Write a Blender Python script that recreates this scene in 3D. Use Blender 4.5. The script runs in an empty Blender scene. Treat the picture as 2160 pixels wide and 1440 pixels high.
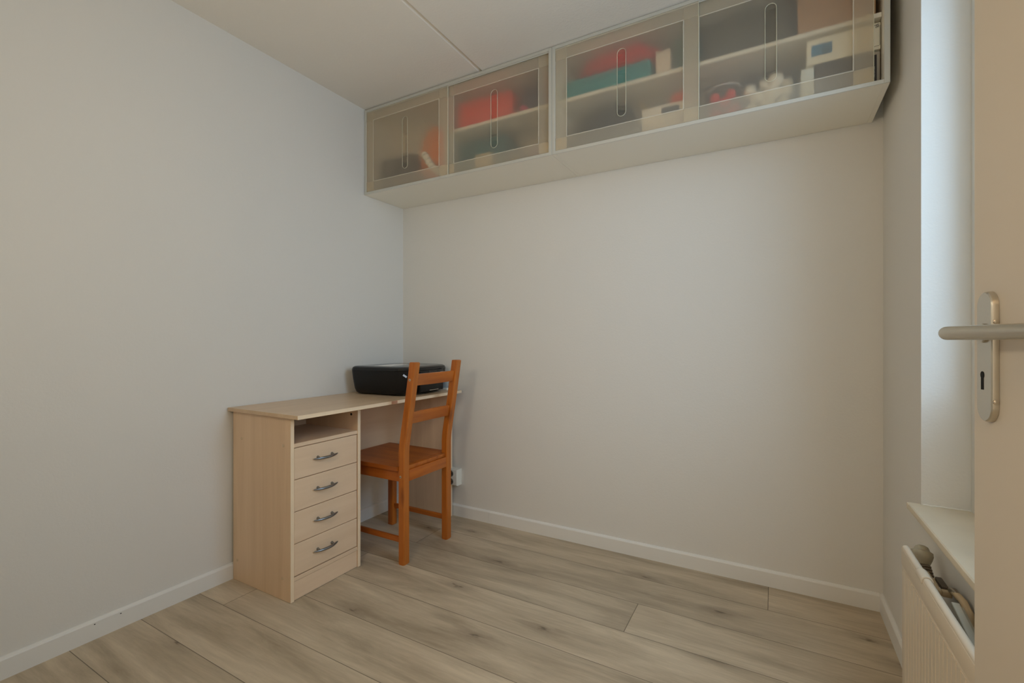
import bpy, bmesh, math, random
from mathutils import Vector, Matrix, noise
random.seed(7)
scene = bpy.context.scene
COL = scene.collection
PI = math.pi

# ------------------------------------------------------------------ camera
cd = bpy.data.cameras.new('camera')
cam = bpy.data.objects.new('camera', cd); COL.objects.link(cam)
cam.location = (0.0, 0.0, 1.0485)
cam.rotation_euler = (math.radians(90), 0, math.atan2(551.0, 979.0))
cd.sensor_fit = 'HORIZONTAL'; cd.sensor_width = 36.0
cd.lens = 36.0 * 979.0 / 2160.0
cd.shift_y = -1.0 / 2160.0
cd.clip_start = 0.02; cd.clip_end = 60
scene.camera = cam

# ------------------------------------------------------------------ world, lights, exposure
def lin(c):
    return tuple(((v / 255.0) / 12.92 if v / 255.0 <= .04045 else ((v / 255.0 + .055) / 1.055) ** 2.4) for v in c)
w = bpy.data.worlds.new('World'); scene.world = w; w.use_nodes = True
bgn = w.node_tree.nodes['Background']
bgn.inputs[0].default_value = (0.62, 0.78, 1.0, 1); bgn.inputs[1].default_value = 1.0

def area(name, loc, rot, sx, sy, power, col, spread=180):
    l = bpy.data.lights.new(name, 'AREA'); l.shape = 'RECTANGLE'; l.size = sx; l.size_y = sy
    l.energy = power; l.color = col; l.spread = math.radians(spread)
    o = bpy.data.objects.new(name, l); o.location = loc; o.rotation_euler = rot; COL.objects.link(o)
    o['kind'] = 'helper'
    return o
# daylight outside the window in the right wall
area('window_daylight', (0.80, 1.15, 1.62), (0, math.radians(90 - 24), 0), 1.25, 1.15, 17.5, (0.56, 0.755, 1.0), 150)
# added fill point by the doorway; the hall's ceiling lamp and added fill area
def point(name, loc, power, col, size):
    l = bpy.data.lights.new(name, 'POINT'); l.energy = power; l.color = col; l.shadow_soft_size = size
    o = bpy.data.objects.new(name, l); o.location = loc; COL.objects.link(o); o['kind'] = 'helper'
    return o
point('doorway_fill_light', (-0.85, 0.145, 1.45), 9.0, (1.0, 0.86, 0.66), 0.10)  # added fill that brightens the desk side and left wall
area('hall_fill_light', (0.45, -1.30, 1.30), (math.radians(90), 0, math.radians(18)), 1.0, 1.7, 8.5, (1.0, 0.91, 0.77))  # added soft fill shining in through the doorway, no window there
point('hall_lamp_light', (-0.15, -0.75, 2.05), 9.0, (1.0, 0.68, 0.40), 0.12)

scene.view_settings.view_transform = 'Standard'
scene.view_settings.look = 'None'
scene.view_settings.exposure = 0.24
scene.view_settings.gamma = 1.0
scene.view_settings.use_curve_mapping = False
try:
    scene.cycles.use_denoising = True
    scene.cycles.max_bounces = 14
    scene.cycles.diffuse_bounces = 7
    scene.cycles.transmission_bounces = 10
    scene.cycles.transparent_max_bounces = 12
    scene.cycles.caustics_refractive = True
    scene.cycles.caustics_reflective = False
    scene.cycles.sample_clamp_indirect = 6.0
    scene.cycles.blur_glossy = 0.5
except Exception:
    pass

# ------------------------------------------------------------------ mesh helpers
class MB:
    """collects shapes into one mesh"""
    def __init__(self): self.bm = bmesh.new()
    def box(self, x0, x1, y0, y1, z0, z1, bev=0.0, seg=2, M=None):
        b = bmesh.new()
        bmesh.ops.create_cube(b, size=1)
        for v in b.verts:
            v.co = Vector(((x0 + x1) / 2 + v.co.x * (x1 - x0), (y0 + y1) / 2 + v.co.y * (y1 - y0), (z0 + z1) / 2 + v.co.z * (z1 - z0)))
        if bev > 0:
            bmesh.ops.bevel(b, geom=list(b.edges), offset=bev, segments=seg, affect='EDGES', profile=.5)
        return self.add(b, M)
    def add(self, b, M=None):
        if M is not None: bmesh.ops.transform(b, matrix=M, verts=b.verts)
        me = bpy.data.meshes.new('t'); b.to_mesh(me); b.free(); self.bm.from_mesh(me); bpy.data.meshes.remove(me)
        return self
    def prism(self, pts, axis, a0, a1, bev=0.0):
        """extrude the polygon pts (2-D) along axis 'x','y' or 'z' from a0 to a1"""
        def P(p, a):
            return {'x': (a, p[0], p[1]), 'y': (p[0], a, p[1]), 'z': (p[0], p[1], a)}[axis]
        b = bmesh.new()
        lo = [b.verts.new(P(p, a0)) for p in pts]; hi = [b.verts.new(P(p, a1)) for p in pts]
        n = len(pts)
        b.faces.new(lo); b.faces.new(list(reversed(hi)))
        for i in range(n): b.faces.new((lo[i], hi[i], hi[(i + 1) % n], lo[(i + 1) % n]))
        bmesh.ops.recalc_face_normals(b, faces=b.faces)
        if bev > 0: bmesh.ops.bevel(b, geom=list(b.edges), offset=bev, segments=2, affect='EDGES', profile=.5)
        return self.add(b)
    def loft(self, rings, caps=True, closed=True):
        """rings: lists of equally many 3-D points"""
        b = bmesh.new(); R = [[b.verts.new(p) for p in r] for r in rings]; n = len(rings[0])
        for i in range(len(R) - 1):
            for k in range(n if closed else n - 1):
                b.faces.new((R[i][k], R[i][(k + 1) % n], R[i + 1][(k + 1) % n], R[i + 1][k]))
        if caps: b.faces.new(list(reversed(R[0]))); b.faces.new(R[-1])
        bmesh.ops.recalc_face_normals(b, faces=b.faces)
        return self.add(b)
    def tube(self, path, rad, n=12, caps=True, flat=1.0):
        path = [Vector(p) for p in path]; rings = []; up = None
        for i, p in enumerate(path):
            t = (path[min(i + 1, len(path) - 1)] - path[max(i - 1, 0)]).normalized()
            if up is None: up = Vector((0, 0, 1)) if abs(t.z) < .9 else Vector((1, 0, 0))
            s = t.cross(up).normalized(); u = s.cross(t).normalized(); up = u
            r = rad[i] if isinstance(rad, (list, tuple)) else rad
            rings.append([p + s * math.cos(a) * r + u * math.sin(a) * r * flat for a in (2 * PI * k / n for k in range(n))])
        return self.loft(rings, caps)
    def sphere(self, c, r, sub=3, sc=(1, 1, 1)):
        b = bmesh.new(); bmesh.ops.create_icosphere(b, subdivisions=sub, radius=r)
        for v in b.verts: v.co = Vector((c[0] + v.co.x * sc[0], c[1] + v.co.y * sc[1], c[2] + v.co.z * sc[2]))
        return self.add(b)
    def lathe(self, prof, c=(0, 0, 0), n=32, M=None):
        """prof: (radius, height) pairs turned about z"""
        b = bmesh.new()
        R = [[b.verts.new((c[0] + r * math.cos(2 * PI * k / n), c[1] + r * math.sin(2 * PI * k / n), c[2] + h)) for k in range(n)] for r, h in prof]
        for i in range(len(R) - 1):
            for k in range(n): b.faces.new((R[i][k], R[i][(k + 1) % n], R[i + 1][(k + 1) % n], R[i + 1][k]))
        b.faces.new(list(reversed(R[0]))); b.faces.new(R[-1])
        bmesh.ops.recalc_face_normals(b, faces=b.faces)
        return self.add(b, M)

def obj(name, mb, mat, parent=None, off=(0, 0, 0), smooth=True):
    """link the shape as ONE mesh object; off is the world point that becomes its origin"""
    bm = mb.bm
    if any(off): bmesh.ops.translate(bm, vec=-Vector(off), verts=bm.verts)
    me = bpy.data.meshes.new(name); bm.to_mesh(me); bm.free()
    me.materials.append(mat)
    if smooth:
        for p in me.polygons: p.use_smooth = True
        try: me.set_sharp_from_angle(angle=math.radians(35))
        except Exception: pass
    o = bpy.data.objects.new(name, me); COL.objects.link(o)
    if parent is not None: o.parent = parent
    return o

def tag(o, label, cat, group=None, kind=None):
    o['label'] = label
    if cat: o['category'] = cat
    if group: o['group'] = group
    if kind: o['kind'] = kind
    return o
def thing(name, label, cat, loc, rz=0, group=None, kind=None):
    o = bpy.data.objects.new(name, None); o.empty_display_size = .05; COL.objects.link(o)
    o.location = loc; o.rotation_euler = (0, 0, rz)
    return tag(o, label, cat, group, kind)
def single(name, mb, mat, label, cat, loc, group=None, kind=None, smooth=True):
    """a thing that is one mesh; loc is its base in the world, shape given in world coordinates"""
    o = obj(name, mb, mat, None, loc, smooth); o.location = loc
    return tag(o, label, cat, group, kind)

# ------------------------------------------------------------------ materials
def mat(name, col, rough=.5, metal=0.0, spec=.5, bump=0.0, bscale=80, var=0.0, vscale=3.0, coat=0.0):
    m = bpy.data.materials.new(name); m.use_nodes = True; nt = m.node_tree; N = nt.nodes; L = nt.links
    b = N['Principled BSDF']; c = lin(col) + (1,)
    b.inputs['Base Color'].default_value = c; b.inputs['Roughness'].default_value = rough
    b.inputs['Metallic'].default_value = metal; b.inputs['Specular IOR Level'].default_value = spec
    b.inputs['Coat Weight'].default_value = coat
    tc = N.new('ShaderNodeTexCoord')
    if bump > 0:
        n = N.new('ShaderNodeTexNoise'); n.inputs['Scale'].default_value = bscale; n.inputs['Detail'].default_value = 4
        L.new(tc.outputs['Object'], n.inputs['Vector'])
        bp = N.new('ShaderNodeBump'); bp.inputs['Strength'].default_value = bump; bp.inputs['Distance'].default_value = .002
        L.new(n.outputs['Fac'], bp.inputs['Height']); L.new(bp.outputs['Normal'], b.inputs['Normal'])
    if var > 0:
        n = N.new('ShaderNodeTexNoise'); n.inputs['Scale'].default_value = vscale; n.inputs['Detail'].default_value = 5
        L.new(tc.outputs['Object'], n.inputs['Vector'])
        h = N.new('ShaderNodeHueSaturation'); h.inputs['Color'].default_value = c
        mr = N.new('ShaderNodeMapRange'); mr.inputs['From Min'].default_value = .3; mr.inputs['From Max'].default_value = .7
        mr.inputs['To Min'].default_value = 1 - var; mr.inputs['To Max'].default_value = 1 + var
        L.new(n.outputs['Fac'], mr.inputs['Value']); L.new(mr.outputs['Result'], h.inputs['Value']); L.new(h.outputs['Color'], b.inputs['Base Color'])
    return m

def wood(name, base, dark, axis='z', scale=1.0, contrast=.5, rough=.45, knots=False, spec=.4, fine=.25):
    """long-grained wood; axis is the direction of the grain"""
    m = bpy.data.materials.new(name); m.use_nodes = True; nt = m.node_tree; N = nt.nodes; L = nt.links
    b = N['Principled BSDF']; b.inputs['Roughness'].default_value = rough; b.inputs['Specular IOR Level'].default_value = spec
    tc = N.new('ShaderNodeTexCoord'); mp = N.new('ShaderNodeMapping')
    s = {'x': (.9, 14, 14), 'y': (14, .9, 14), 'z': (14, 14, .9)}[axis]
    mp.inputs['Scale'].default_value = tuple(v * scale for v in s); mp.inputs['Location'].default_value = (3.1, 1.7, .4)
    L.new(tc.outputs['Object'], mp.inputs['Vector'])
    n1 = N.new('ShaderNodeTexNoise'); n1.inputs['Scale'].default_value = 1.0; n1.inputs['Detail'].default_value = 6; n1.inputs['Roughness'].default_value = .6; n1.inputs['Distortion'].default_value = .6
    L.new(mp.outputs['Vector'], n1.inputs['Vector'])
    mp2 = N.new('ShaderNodeMapping'); mp2.inputs['Scale'].default_value = tuple(v * scale * 9 for v in s)
    L.new(tc.outputs['Object'], mp2.inputs['Vector'])
    n2 = N.new('ShaderNodeTexNoise'); n2.inputs['Scale'].default_value = 1.0; n2.inputs['Detail'].default_value = 3
    L.new(mp2.outputs['Vector'], n2.inputs['Vector'])
    r = N.new('ShaderNodeMapRange'); r.inputs['From Min'].default_value = .5 - .22 / contrast * .5; r.inputs['From Max'].default_value = .5 + .22 / contrast * .5
    L.new(n1.outputs['Fac'], r.inputs['Value'])
    ad = N.new('ShaderNodeMath'); ad.operation = 'MULTIPLY_ADD'; ad.inputs[1].default_value = fine; L.new(n2.outputs['Fac'], ad.inputs[0]); L.new(r.outputs['Result'], ad.inputs[2])
    sb = N.new('ShaderNodeMath'); sb.operation = 'SUBTRACT'; sb.inputs[1].default_value = fine * .5; sb.use_clamp = True; L.new(ad.outputs[0], sb.inputs[0])
    mx = N.new('ShaderNodeMix'); mx.data_type = 'RGBA'; mx.inputs['A'].default_value = lin(dark) + (1,); mx.inputs['B'].default_value = lin(base) + (1,)
    L.new(sb.outputs[0], mx.inputs['Factor']); out = mx.outputs['Result']
    if knots:
        mk = N.new('ShaderNodeMapping'); ks = {'x': (2.2, 9, 9), 'y': (9, 2.2, 9), 'z': (9, 9, 2.6)}[axis]
        mk.inputs['Scale'].default_value = ks; L.new(tc.outputs['Object'], mk.inputs['Vector'])
        v = N.new('ShaderNodeTexVoronoi'); v.inputs['Scale'].default_value = 1.0; L.new(mk.outputs['Vector'], v.inputs['Vector'])
        kr = N.new('ShaderNodeMapRange'); kr.inputs['From Min'].default_value = .05; kr.inputs['From Max'].default_value = .17; kr.inputs['To Min'].default_value = .75; kr.inputs['To Max'].default_value = 0
        L.new(v.outputs['Distance'], kr.inputs['Value'])
        m2 = N.new('ShaderNodeMix'); m2.data_type = 'RGBA'; m2.inputs['B'].default_value = lin((92, 40, 14)) + (1,)
        L.new(kr.outputs['Result'], m2.inputs['Factor']); L.new(out, m2.inputs['A']); out = m2.outputs['Result']
    L.new(out, b.inputs['Base Color'])
    bp = N.new('ShaderNodeBump'); bp.inputs['Strength'].default_value = .12; bp.inputs['Distance'].default_value = .001
    L.new(n2.outputs['Fac'], bp.inputs['Height']); L.new(bp.outputs['Normal'], b.inputs['Normal'])
    return m

def floor_mat():
    m = bpy.data.materials.new('laminate_planks'); m.use_nodes = True; nt = m.node_tree; N = nt.nodes; L = nt.links
    b = N['Principled BSDF']; b.inputs['Specular IOR Level'].default_value = .35
    PW, PL = .2045, 2.05
    tc = N.new('ShaderNodeTexCoord'); sp = N.new('ShaderNodeSeparateXYZ'); L.new(tc.outputs['Object'], sp.inputs[0])
    def math_(op, a, c=None, clamp=False, d=None):
        n = N.new('ShaderNodeMath'); n.operation = op; n.use_clamp = clamp
        for i, v in enumerate((a, c, d)):
            if v is None: continue
            if isinstance(v, (int, float)): n.inputs[i].default_value = v
            else: L.new(v, n.inputs[i])
        return n.outputs[0]
    y = math_('DIVIDE', math_('SUBTRACT', sp.outputs['Y'], .0208 - PW * 8), PW)   # seams at y = .0208 + k * PW
    row = math_('FLOOR', y); fy = math_('SUBTRACT', y, row)
    # each row has its own offset of the end joints
    wn = N.new('ShaderNodeTexWhiteNoise'); wn.noise_dimensions = '1D'; L.new(math_('ADD', row, 3.37), wn.inputs['W'])
    offs = wn.outputs['Value']
    # rows whose joints the photograph shows: row 16 -> x=-.47, row 18 -> x=-.02, row 13 -> x=-1.90
    def setrow(prev, r, xj):
        frac = (xj / PL) % 1.0
        is_r = math_('COMPARE', row, float(r), d=.5)
        return math_('ADD', math_('MULTIPLY', prev, math_('SUBTRACT', 1.0, is_r)), math_('MULTIPLY', is_r, frac))
    offs = setrow(offs, 16, -.470); offs = setrow(offs, 18, -.018); offs = setrow(offs, 13, -1.904)
    offs = setrow(offs, 14, 0.0); offs = setrow(offs, 15, .30); offs = setrow(offs, 17, -1.62); offs = setrow(offs, 12, -.60); offs = setrow(offs, 11, -.90)
    x = math_('SUBTRACT', math_('DIVIDE', sp.outputs['X'], PL), offs)
    pl = math_('FLOOR', x); fx = math_('SUBTRACT', x, pl)
    cb = N.new('ShaderNodeCombineXYZ'); L.new(row, cb.inputs[0]); L.new(pl, cb.inputs[1])
    wp = N.new('ShaderNodeTexWhiteNoise'); wp.noise_dimensions = '3D'; L.new(cb.outputs[0], wp.inputs['Vector'])
    # seams
    def seam(f, wdt, sz):
        d = math_('MULTIPLY', math_('MINIMUM', f, math_('SUBTRACT', 1.0, f)), sz)
        r = N.new('ShaderNodeMapRange'); r.inputs['From Min'].default_value = wdt * .35; r.inputs['From Max'].default_value = wdt; r.inputs['To Min'].default_value = 1; r.inputs['To Max'].default_value = 0
        L.new(d, r.inputs['Value']); return r.outputs['Result']
    sm = math_('MAXIMUM', seam(fy, .0017, PW), seam(fx, .0018, PL))
    # grain, shifted per plank
    sc = N.new('ShaderNodeVectorMath'); sc.operation = 'SCALE'; sc.inputs['Scale'].default_value = 17.0; L.new(wp.outputs['Color'], sc.inputs[0])
    av = N.new('ShaderNodeVectorMath'); av.operation = 'ADD'; L.new(tc.outputs['Object'], av.inputs[0]); L.new(sc.outputs[0], av.inputs[1])
    def nz(scl, det, rough_=.55, dist=0.0):
        mp = N.new('ShaderNodeMapping'); mp.inputs['Scale'].default_value = scl; L.new(av.outputs[0], mp.inputs['Vector'])
        n = N.new('ShaderNodeTexNoise'); n.inputs['Scale'].default_value = 1; n.inputs['Detail'].default_value = det; n.inputs['Roughness'].default_value = rough_; n.inputs['Distortion'].default_value = dist
        L.new(mp.outputs[0], n.inputs['Vector']); return n.outputs['Fac']
    g1 = nz((1.6, 9, 1), 7, .62, .5)      # broad clouds
    g2 = nz((7, 90, 1), 4, .6, .3)         # fine grain
    g3 = nz((2.6, 30, 1), 6, .68, .7)      # streaks
    cr = N.new('ShaderNodeValToRGB'); L.new(g1, cr.inputs[0])
    e = cr.color_ramp.elements
    e[0].position = .28; e[0].color = lin((160, 146, 123)) + (1,)
    e[1].position = .72; e[1].color = lin((214, 199, 173)) + (1,)
    k = cr.color_ramp.elements.new(.5); k.color = lin((190, 175, 151)) + (1,)
    def mixc(f, a, bcol, blend='MIX'):
        mx = N.new('ShaderNodeMix'); mx.data_type = 'RGBA'; mx.blend_type = blend
        if isinstance(f, (int, float)): mx.inputs['Factor'].default_value = f
        else: L.new(f, mx.inputs['Factor'])
        L.new(a, mx.inputs['A'])
        if isinstance(bcol, tuple): mx.inputs['B'].default_value = bcol
        else: L.new(bcol, mx.inputs['B'])
        return mx.outputs['Result']
    def mr(v, a, c, t0, t1):
        r = N.new('ShaderNodeMapRange'); r.inputs['From Min'].default_value = a; r.inputs['From Max'].default_value = c; r.inputs['To Min'].default_value = t0; r.inputs['To Max'].default_value = t1
        L.new(v, r.inputs['Value']); return r.outputs['Result']
    c = mixc(mr(g3, .58, .76, 0, .34), cr.outputs[0], lin((132, 116, 96)) + (1,))
    c = mixc(mr(g3, .42, .26, 0, .30), c, lin((220, 204, 180)) + (1,))
    c = mixc(mr(g2, .35, .65, .16, 0), c, lin((104, 90, 72)) + (1,))
    # knots: sparse stretched cells
    mk = N.new('ShaderNodeMapping'); mk.inputs['Scale'].default_value = (2.0, 6.2, 1); L.new(av.outputs[0], mk.inputs['Vector'])
    wob = N.new('ShaderNodeTexNoise'); wob.inputs['Scale'].default_value = 9; wob.inputs['Detail'].default_value = 3; L.new(mk.outputs[0], wob.inputs['Vector'])
    wv = N.new('ShaderNodeVectorMath'); wv.operation = 'SCALE'; wv.inputs['Scale'].default_value = .22; L.new(wob.outputs['Color'], wv.inputs[0])
    wa = N.new('ShaderNodeVectorMath'); wa.operation = 'ADD'; L.new(mk.outputs[0], wa.inputs[0]); L.new(wv.outputs[0], wa.inputs[1])
    vo = N.new('ShaderNodeTexVoronoi'); vo.voronoi_dimensions = '2D'; vo.inputs['Scale'].default_value = 1.0; vo.inputs['Randomness'].default_value = 1.0; L.new(wa.outputs[0], vo.inputs['Vector'])
    sel = N.new('ShaderNodeSeparateColor'); L.new(vo.outputs['Color'], sel.inputs[0])
    on = math_('LESS_THAN', sel.outputs[0], .34)
    c = mixc(math_('MULTIPLY', on, mr(vo.outputs['Distance'], .03, .26, .45, 0)), c, lin((122, 108, 90)) + (1,))
    c = mixc(math_('MULTIPLY', on, mr(vo.outputs['Distance'], .01, .06, .62, 0)), c, lin((72, 62, 50)) + (1,))
    # plank tone
    hs = N.new('ShaderNodeHueSaturation'); L.new(mr(wp.outputs['Value'], 0, 1, .90, 1.07), hs.inputs['Value']); L.new(c, hs.inputs['Color'])
    c = mixc(math_('MULTIPLY', sm, .75), hs.outputs[0], lin((64, 54, 42)) + (1,))
    L.new(c, b.inputs['Base Color'])
    L.new(mr(g2, .3, .7, .46, .58), b.inputs['Roughness'])
    bp = N.new('ShaderNodeBump'); bp.inputs['Strength'].default_value = .25; bp.inputs['Distance'].default_value = .001
    L.new(math_('SUBTRACT', math_('MULTIPLY', g2, .25), sm), bp.inputs['Height']); L.new(bp.outputs['Normal'], b.inputs['Normal'])
    return m

def frosted(name, haze, rough, clear, tint=(252, 249, 243), ior=1.22):
    """satin acrylic: blurred refraction, some straight light and a milky haze"""
    m = bpy.data.materials.new(name); m.use_nodes = True; nt = m.node_tree; N = nt.nodes; L = nt.links
    N.remove(N['Principled BSDF']); out = N['Material Output']
    rf = N.new('ShaderNodeBsdfRefraction'); rf.inputs['Roughness'].default_value = max(rough, .01); rf.inputs['IOR'].default_value = ior; rf.inputs['Color'].default_value = lin(tint) + (1,)
    tp = N.new('ShaderNodeBsdfTransparent'); tp.inputs['Color'].default_value = lin(tint) + (1,)
    mt = N.new('ShaderNodeMixShader'); mt.inputs[0].default_value = clear; L.new(rf.outputs[0], mt.inputs[1]); L.new(tp.outputs[0], mt.inputs[2])
    df = N.new('ShaderNodeBsdfDiffuse'); df.inputs['Color'].default_value = lin((244, 241, 231)) + (1,)
    tl = N.new('ShaderNodeBsdfTranslucent'); tl.inputs['Color'].default_value = lin((244, 241, 231)) + (1,)
    mh = N.new('ShaderNodeMixShader'); mh.inputs[0].default_value = .32; L.new(df.outputs[0], mh.inputs[1]); L.new(tl.outputs[0], mh.inputs[2])
    mx = N.new('ShaderNodeMixShader'); mx.inputs[0].default_value = haze; L.new(mt.outputs[0], mx.inputs[1]); L.new(mh.outputs[0], mx.inputs[2])
    L.new(mx.outputs[0], out.inputs['Surface'])
    return m

def emit(name, col, s):
    m = bpy.data.materials.new(name); m.use_nodes = True; b = m.node_tree.nodes['Principled BSDF']
    b.inputs['Base Color'].default_value = lin(col) + (1,); b.inputs['Emission Color'].default_value = lin(col) + (1,); b.inputs['Emission Strength'].default_value = s
    return m

WALL = (222, 220, 214)
M_wall = mat('white_wall_paint', WALL, .85, spec=.2, bump=.22, bscale=140)
M_ceil = mat('white_ceiling_plaster', (234, 230, 222), .9, spec=.15, bump=.6, bscale=95)
M_trim = mat('white_skirting', (228, 227, 222), .45, spec=.35)
M_floor = floor_mat()
M_reveal = mat('reveal_plaster', (228, 227, 220), .85, spec=.2, bump=.5, bscale=60)
M_sill = mat('sill_paint', (222, 211, 189), .55, spec=.3, bump=.3, bscale=50, var=.05, vscale=9)
M_radi = mat('radiator_enamel', (222, 210, 190), .35, spec=.45)
M_door = mat('door_paint', (218, 208, 192), .4, spec=.35)
M_alu = mat('brushed_aluminium', (206, 200, 186), .27, metal=.9, bump=.03, bscale=300)
M_dark = mat('black_void', (8, 8, 8), .8)
M_birchZ = wood('birch_laminate_upright', (232, 204, 172), (216, 186, 152), 'z', 1.0, .5, .42, fine=.3)
M_birchY = wood('birch_laminate_level', (232, 206, 176), (220, 192, 160), 'y', 1.0, .5, .36, fine=.3)
M_birchE = mat('birch_edging', (238, 216, 184), .4, var=.03, vscale=20)
M_pineZ = wood('honey_pine_upright', (198, 118, 42), (162, 86, 26), 'z', 1.6, .5, .34, knots=True, spec=.45)
M_pineY = wood('honey_pine_level', (198, 114, 38), (160, 80, 24), 'y', 1.5, .5, .34, spec=.45)
M_pineX = wood('honey_pine_side', (188, 108, 38), (150, 76, 24), 'x', 1.5, .5, .34, spec=.45)
M_steel = mat('screw_steel', (214, 208, 190), .3, metal=.9)
M_grip = mat('dark_metal_grip', (142, 144, 146), .28, metal=.95)
M_black = mat('black_plastic', (17, 17, 18), .42, spec=.35, bump=.1, bscale=400)
M_gloss = mat('glossy_black_plastic', (12, 12, 13), .12, spec=.5)
M_whitep = mat('white_plastic', (232, 230, 218), .38)
M_cab = mat('cabinet_white_foil', (240, 236, 224), .5, spec=.3, bump=.05)
M_cabe = mat('cabinet_aluminium_trim', (206, 206, 198), .38, metal=.35, spec=.5)
M_frost = frosted('frosted_acrylic', .15, .32, .40)
M_frostb = frosted('frosted_acrylic_border', .21, .05, 1.0)
M_frostg = frosted('frosted_acrylic_grip', .11, .26, .36)
M_rim = mat('grip_rim', (214, 212, 190), .35)
M_guide = mat('door_guide', (240, 240, 232), .5)
M_ridge = frosted('moulded_ridge', .55, .05, 1.0)

# ------------------------------------------------------------------ room shell
XL, YB, XR, H = -2.09, 2.275, .372, 2.405
T = .12
def struct(name, mb, m, label, cat, smooth=False):
    o = obj(name, mb, m, smooth=smooth); return tag(o, label, cat, kind='structure')
struct('floor', MB().box(XL - T, 1.3, -1.6, YB + T, -.10, 0.0), M_floor, 'greige oak laminate plank floor', 'floor')
struct('wall_left', MB().box(XL - T, XL, -1.6, YB + T, 0, H + .1), M_wall, 'white painted wall on the left beside the desk', 'wall')
struct('wall_back', MB().box(XL, XR, YB, YB + T, 0, H + .1), M_wall, 'white painted wall under the frosted cabinets', 'wall')
# right wall with the window opening
WY0, WY1, WZ0, WZ1 = .56, 1.746, .56, 2.28
r = MB(); D = .30
r.box(XR, XR + D, WY1, YB + T, 0, H + .1)
r.box(XR, XR + D, -.06, WY0, 0, H + .1)
r.box(XR, XR + D, WY0, WY1, 0, WZ0 - .02)
r.box(XR, XR + D, WY0, WY1, WZ1, H + .1)
struct('wall_right', r, M_wall, 'white painted wall with the window recess beside the radiator', 'wall')
# wall behind the viewer with the doorway the camera stands in
r = MB()
r.box(XL, -.55, -.07, .03, 0, H + .1)
r.box(-.55, .345, -.07, .03, 2.06, H + .1)
r.box(.345, XR, -.07, .03, 0, H + .1)
struct('wall_front', r, M_wall, 'white painted wall with the doorway', 'wall')
# hall beyond the doorway
struct('wall_hall', MB().box(-1.3, 1.25, -1.45, -1.35, 0, H + .1), M_wall, 'white hall wall opposite the doorway', 'wall')
struct('wall_hall_left', MB().box(-1.30, -1.2, -1.35, -.07, 0, H + .1), M_wall, 'white hall wall left of the doorway', 'wall')
struct('wall_hall_right', MB().box(1.15, 1.25, -1.35, -.07, 0, H + .1), M_wall, 'white hall wall right of the doorway', 'wall')
# ceiling of concrete planks with one open V joint
gx = -1.277
prof = [(XL - T, H), (gx - .016, H), (gx - .003, H + .012), (gx + .002, H + .012), (gx + .006, H + .001), (gx + .0075, H - .0035), (1.3, H - .0035), (1.3, H + .1), (XL - T, H + .1)]
struct('ceiling', MB().prism(prof, 'y', -1.6, YB + T), M_ceil, 'white plastered ceiling with one open joint', 'ceiling')

# skirting boards with a stepped top edge
def skirt(name, p0, p1, nrm, label):
    p0 = Vector(p0); p1 = Vector(p1); n = Vector(nrm); m = MB()
    prof = [(0, 0), (.0125, 0), (.0125, .060), (.0105, .064), (.004, .069), (0, .069)]
    a = [Vector((p0.x + n.x * t, p0.y + n.y * t, z)) for t, z in prof]; b = [Vector((p1.x + n.x * t, p1.y + n.y * t, z)) for t, z in prof]
    m.loft([a, b]); struct(name, m, M_trim, label, 'baseboard')
skirt('baseboard_left', (XL, .04, 0), (XL, YB, 0), (1, 0, 0), 'white skirting board along the left wall')
skirt('baseboard_back_left', (XL + .0125, YB, 0), (-1.4285, YB, 0), (0, -1, 0), 'white skirting board behind the desk, up to the joint')
skirt('baseboard_back', (-1.4275, YB, 0), (XR - .0125, YB, 0), (0, -1, 0), 'long white skirting board under the bare back wall')
skirt('baseboard_right', (XR, .08, 0), (XR, YB, 0), (-1, 0, 0), 'white skirting board running behind the radiator')
# two nail holes and scuffs in the left skirting, filled marks
for i, (y, z) in enumerate(((.700, .052), (.775, .052))):
    MBm = MB().box(XL + .0122, XL + .0129, y, y + .004, z, z + .003)
    o = obj('scuff_mark', MBm, M_dark, bpy.data.objects['baseboard_left'])

# window: reveal lining, frame, glass, sill
win = thing('window_1', 'white framed window in the recess above the radiator', 'window', (0, 0, 0), kind='structure')
f = MB(); fx0, fx1 = .478, .54
fw = .06
f.box(fx0, fx1, WY1 - fw, WY1, WZ0, WZ1, .003); f.box(fx0, fx1, WY0, WY0 + fw, WZ0, WZ1, .003)
f.box(fx0 + .001, fx1 - .001, WY0 + fw - .003, WY1 - fw + .003, WZ1 - fw, WZ1); f.box(fx0 + .001, fx1 - .001, WY0 + fw - .003, WY1 - fw + .003, WZ0, WZ0 + fw)
f.box(fx0 + .002, fx1 - .002, 1.13, 1.18, WZ0 + fw - .002, WZ1 - fw + .002)
GZ = .92
obj('window_frame', f, M_trim, win)
obj('lower_panel', MB().box(fx0 + .012, fx1 - .012, WY0 + fw - .005, WY1 - fw + .005, WZ0 + fw - .005, GZ + .01, .002), M_trim, win)
gm = bpy.data.materials.new('window_glass'); gm.use_nodes = True
nt = gm.node_tree; nt.nodes.remove(nt.nodes['Principled BSDF'])
tr = nt.nodes.new('ShaderNodeBsdfTransparent'); tr.inputs[0].default_value = (.93, .96, .96, 1); gs = nt.nodes.new('ShaderNodeBsdfGlossy'); gs.inputs['Roughness'].default_value = .02
mxs = nt.nodes.new('ShaderNodeMixShader'); mxs.inputs[0].default_value = .06
nt.links.new(tr.outputs[0], mxs.inputs[1]); nt.links.new(gs.outputs[0], mxs.inputs[2]); nt.links.new(mxs.outputs[0], nt.nodes['Material Output'].inputs[0])
for a, b in ((WY0 + fw, 1.13), (1.18, WY1 - fw)):
    obj('window_pane', MB().box(.505, .511, a, b, GZ + .01, WZ1 - fw), gm, win)
s = MB()
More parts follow.
